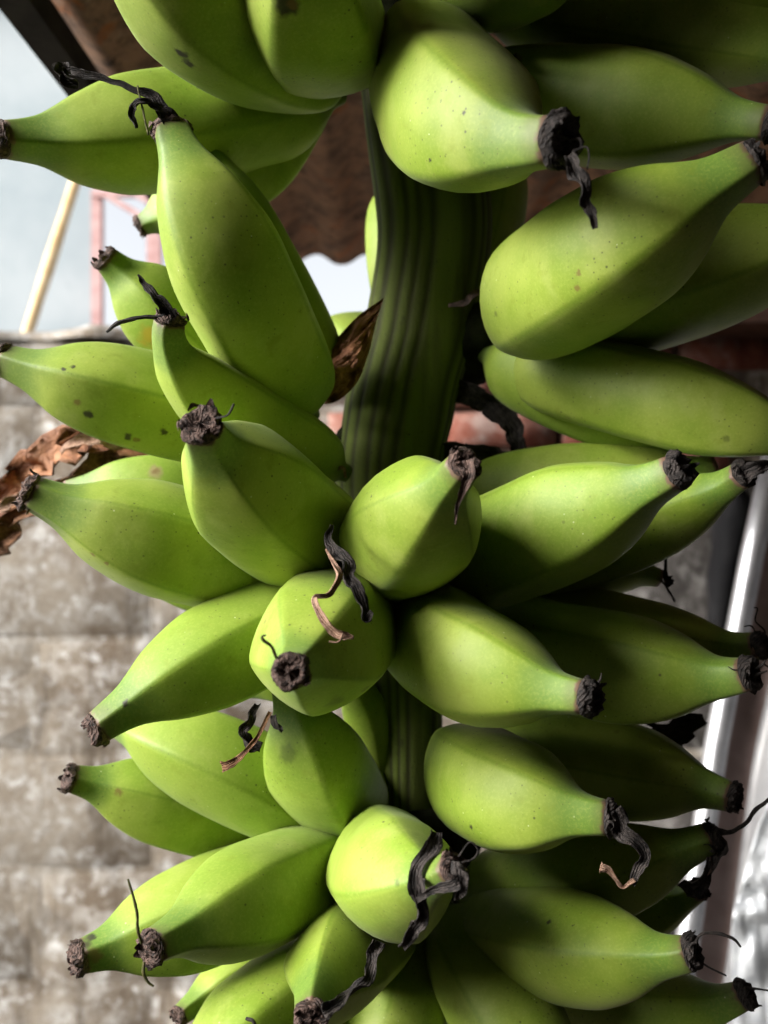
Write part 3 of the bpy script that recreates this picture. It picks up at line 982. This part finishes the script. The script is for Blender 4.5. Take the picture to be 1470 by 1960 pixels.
mb.build('wall_cap', M_BLOCK, wall)

# corrugated iron roof: its left edge runs away from the viewer just above the bunch
roof = tag(empty('corrugated_roof', (.5, 0, 1.88)), 'rusty brown corrugated iron roof sheet with a wavy end above the bunch', 'roof')
mb = MB()
ZR = CAM.z + .378
n_w = 420
X0, X1 = -.245, 1.55
for face in (0, 1):
    rws = []
    for y in (-1.21, -.8, 0, .5, .9, 1.28):
        row = []
        for i in range(n_w + 1):
            x = X0 + (X1 - X0) * i / n_w
            z = ZR + .0085 * math.sin((x - X0) / .078 * 2 * math.pi + 2.62) + (.006 * noise.noise(Vector((x * 22, 4, 3))) if y == 1.28 else 0) + .006 * noise.noise(Vector((x * 3, y * 2, 0))) - .01 * (1.28 - y) + face * .0015
            yy = y + (.012 * noise.noise(Vector((x * 40, 0, 3))) if y == 1.28 else 0)
            row.append(Vector((x, yy, z)))
        rws.append(row if face else row[::-1])
    mb.grid(rws)
mb.build('roof_sheet', M_RUST, roof)
mb = MB()                                                           # batten along the edge, its shadow painted in as black
mb.add([(X0 - .012, -1.21, ZR - .062), (X0 + .012, -1.21, ZR - .062), (X0 + .012, 1.26, ZR - .034), (X0 - .012, 1.26, ZR - .034),
        (X0 - .012, -1.21, ZR - .042), (X0 + .012, -1.21, ZR - .042), (X0 + .012, 1.26, ZR - .011), (X0 - .012, 1.26, ZR - .011)],
       [(3, 2, 1, 0), (4, 5, 6, 7), (0, 1, 5, 4), (1, 2, 6, 5), (2, 3, 7, 6), (3, 0, 4, 7)])
mb.build('edge_batten', M_EDGE_SHADE, roof, False)
mb = MB()
mb.box((X0, -1.1, ZR + .016), (X1, -1.02, ZR + .06))
mb.box((X0, .2, ZR + .018), (X1, .26, ZR + .07))
mb.build('purlin', M_BEAM, roof, False)

# unseen wall added to keep the light out; its right part carries the roof
side = tag(empty('blocking_wall', (1.3, 0, 0)), 'dark plastered wall added out of view at the right and behind to block light', 'wall')
mb = MB()
mb.box((1.25, -1.4, 0), (1.45, WY - .06, 1.845))
mb.box((-2.7, -1.4, 0), (1.25, -1.22, 3.0))  # part behind the camera, drawn out to cut light from the front
mb.build('plaster', M_SIDE, side, False)

# timber lying on the wall at the right, under the roof
mb = MB()
p0, p1 = at(960, 650, 1.42), at(1800, 640, 1.42)
mb.box((p0.x, 1.33, TOPZ - .012), (p1.x, 1.452, TOPZ + .092))
tag(mb.build('timber_beam', M_BEAM, None, False), 'dark reddish timber beam lying along the wall top at the right', 'beam')

# pale house beyond the wall, bamboo pole, red steel frame
hd = 3.4
hx = at(178, 0, hd).x
mb = MB()
bx_ = hx / hd * (hd + 2.5) - .1
mb.add([(-5.5, hd, 0), (hx, hd, 0), (bx_, hd + 2.5, 0), (-5.5, hd + 2.5, 0), (-5.5, hd, 3.62), (hx, hd, 3.62), (bx_, hd + 2.5, 3.62), (-5.5, hd + 2.5, 3.62)],
       [(3, 2, 1, 0), (4, 5, 6, 7), (0, 1, 5, 4), (1, 2, 6, 5), (2, 3, 7, 6), (3, 0, 4, 7)])
h = tag(empty('pale_house', ((hx - 5.5) / 2, hd + 1.2, 0)), 'pale blue painted house wall beyond the block wall at the left', 'house')
mb.build('wall', M_PALE, h, False)
mb = MB()
mb.box((-5.6, hd - .10, 3.62), (hx - .05, hd + .5, 3.72))
mb.build('roof', M_RUST, h, False)

a_, b_ = at(150, 330, 2.6), at(20, 740, 2.3)
d_ = (a_ - b_).normalized()
low = b_ + (b_ - a_) * ((b_.z - .0) / (a_.z - b_.z))
mb = MB()
pts = [low + (a_ + d_ * .9 - low) * (i / 24) for i in range(25)]
mb.tube(pts, [.0165 * (1.14 if i % 4 == 0 else 1) for i in range(25)], 12)
tag(mb.build('bamboo_pole', M_BAMBOO), 'yellow bamboo pole leaning in front of the pale house', 'pole')

fr = tag(empty('steel_frame', at(240, 640, 3.3)), 'faded red steel frame standing against the white sky beside the pale house', 'frame')
fr.location.z = 0


def bar(name, p0, p1, w, d0, d1=None):
    a_, b_ = at(*p0, d0), at(*p1, d1 or d0)
    mb = MB()
    mb.tube([a_, b_], [w / F * d0 * .5] * 2, 4)
    return mb.build(name, M_PINK, fr, False)


post = MB()
q = at(187, 0, 3.3)
post.box((q.x - .019, 3.28, 0), (q.x + .019, 3.32, at(0, 366, 3.3).z))
post.build('post', M_PINK, fr, False)
q = at(296, 0, 3.3)
post = MB()
post.box((q.x - .026, 3.28, 0), (q.x + .026, 3.32, at(0, 300, 3.3).z))
post.build('post', M_PINK, fr, False)
bar('brace', (205, 375), (300, 432), 15, 3.25)
bar('brace', (245, 365), (320, 405), 13, 3.22)
bar('rail', (176, 372), (310, 372), 15, 3.26)

# right: shiny rail, board and crumpled film leaning by the wall
panel = tag(empty('film_wrapped_panel', at(1400, 1960, .9)), 'shiny metal railed board wrapped in milky plastic leaning at the right edge', 'panel')


def strip(name, mat, left, right, amp, fine, seed, nx=12, bulge=0.0, thick=.004):
    mb = MB()
    n = 44
    top, bot = [], []
    L_, R_ = spline(left, n), spline(right, n)
    for i in range(n):
        a_, b_ = at(*L_[i]), at(*R_[i])
        t1, t2 = [], []
        for j in range(nx + 1):
            x = j / nx
            q = a_.lerp(b_, x)
            vdir = (CAM - q).normalized()
            dz = amp * noise.noise(q * fine + Vector((seed, 0, 0))) + amp * .55 * abs(noise.noise(q * fine * 2.3 + Vector((0, seed, 0)))) + bulge * math.sin(math.pi * x)
            t1.append(q + vdir * dz)
            t2.append(q - vdir * thick)
        top.append(t1)
        bot.append(t2[::-1])
    mb.grid([a + b for a, b in zip(top, bot)], True)
    k = 2 * (nx + 1)
    mb.f.append(tuple(range(k)))
    mb.f.append(tuple((n - 1) * k + j for j in range(k)))
    return mb.build(name, mat, panel)


mb = MB()
mb.tube([at(*p_) for p_ in [(1484, 860, .97), (1440, 1060, .95), (1372, 1420, .92), (1316, 1800, .89), (1262, 2160, .87)]], [.0125] * 5, 18)
mb.build('rail', M_PIPE, panel)
strip('board', M_BOARD, [(1500, 860, .985), (1456, 1060, .965), (1388, 1420, .935), (1330, 1800, .905), (1276, 2160, .885)],
      [(1600, 860, .985), (1550, 1060, .965), (1458, 1420, .935), (1408, 1800, .905), (1350, 2160, .885)], .001, 9, 1)
strip('plastic_film', M_FILM, [(1592, 860, .975), (1538, 1060, .955), (1448, 1420, .925), (1396, 1800, .895), (1342, 2160, .875)],
      [(1720, 860, .93), (1680, 1060, .91), (1620, 1420, .88), (1540, 1800, .86), (1500, 2160, .84)], .006, 11, 2, 10)
strip('crumpled_film', M_FOIL, [(1520, 1480, .86), (1460, 1560, .86), (1418, 1700, .855), (1400, 1800, .85), (1410, 2160, .84)],
      [(1640, 1480, .82), (1640, 1560, .82), (1640, 1700, .82), (1640, 1800, .82), (1640, 2160, .82)], .014, 48, 5, 44)

sk = MB()  # black form added to stand for the dark region of shadow here
rws = []
for (y, xl, xr) in ((930, 1392, 1425), (960, 1385, 1442), (1000, 1360, 1462), (1050, 1362, 1446), (1100, 1352, 1436), (1150, 1355, 1424), (1200, 1352, 1410), (1240, 1366, 1400)):
    ring = []
    for j in range(16):
        a = 2 * math.pi * j / 16
        cx, w = (xl + xr) / 2, (xr - xl) / 2
        px = cx + w * math.cos(a) * (1 + .12 * noise.noise(Vector((math.cos(a) * 2, math.sin(a) * 2, y * .02))))
        ring.append(at(px, y, 1.12 + .05 * math.sin(a) * w / 50))
    rws.append(ring)
sk.grid(rws, True)
sk.f.append(tuple(range(16)))
sk.f.append(tuple(len(rws) * 16 - 16 + j for j in reversed(range(16))))
tag(sk.build('shadow_form', M_SHADOW), 'black form added for the patch of shadow on the wall beside the shiny rail', 'shadow')
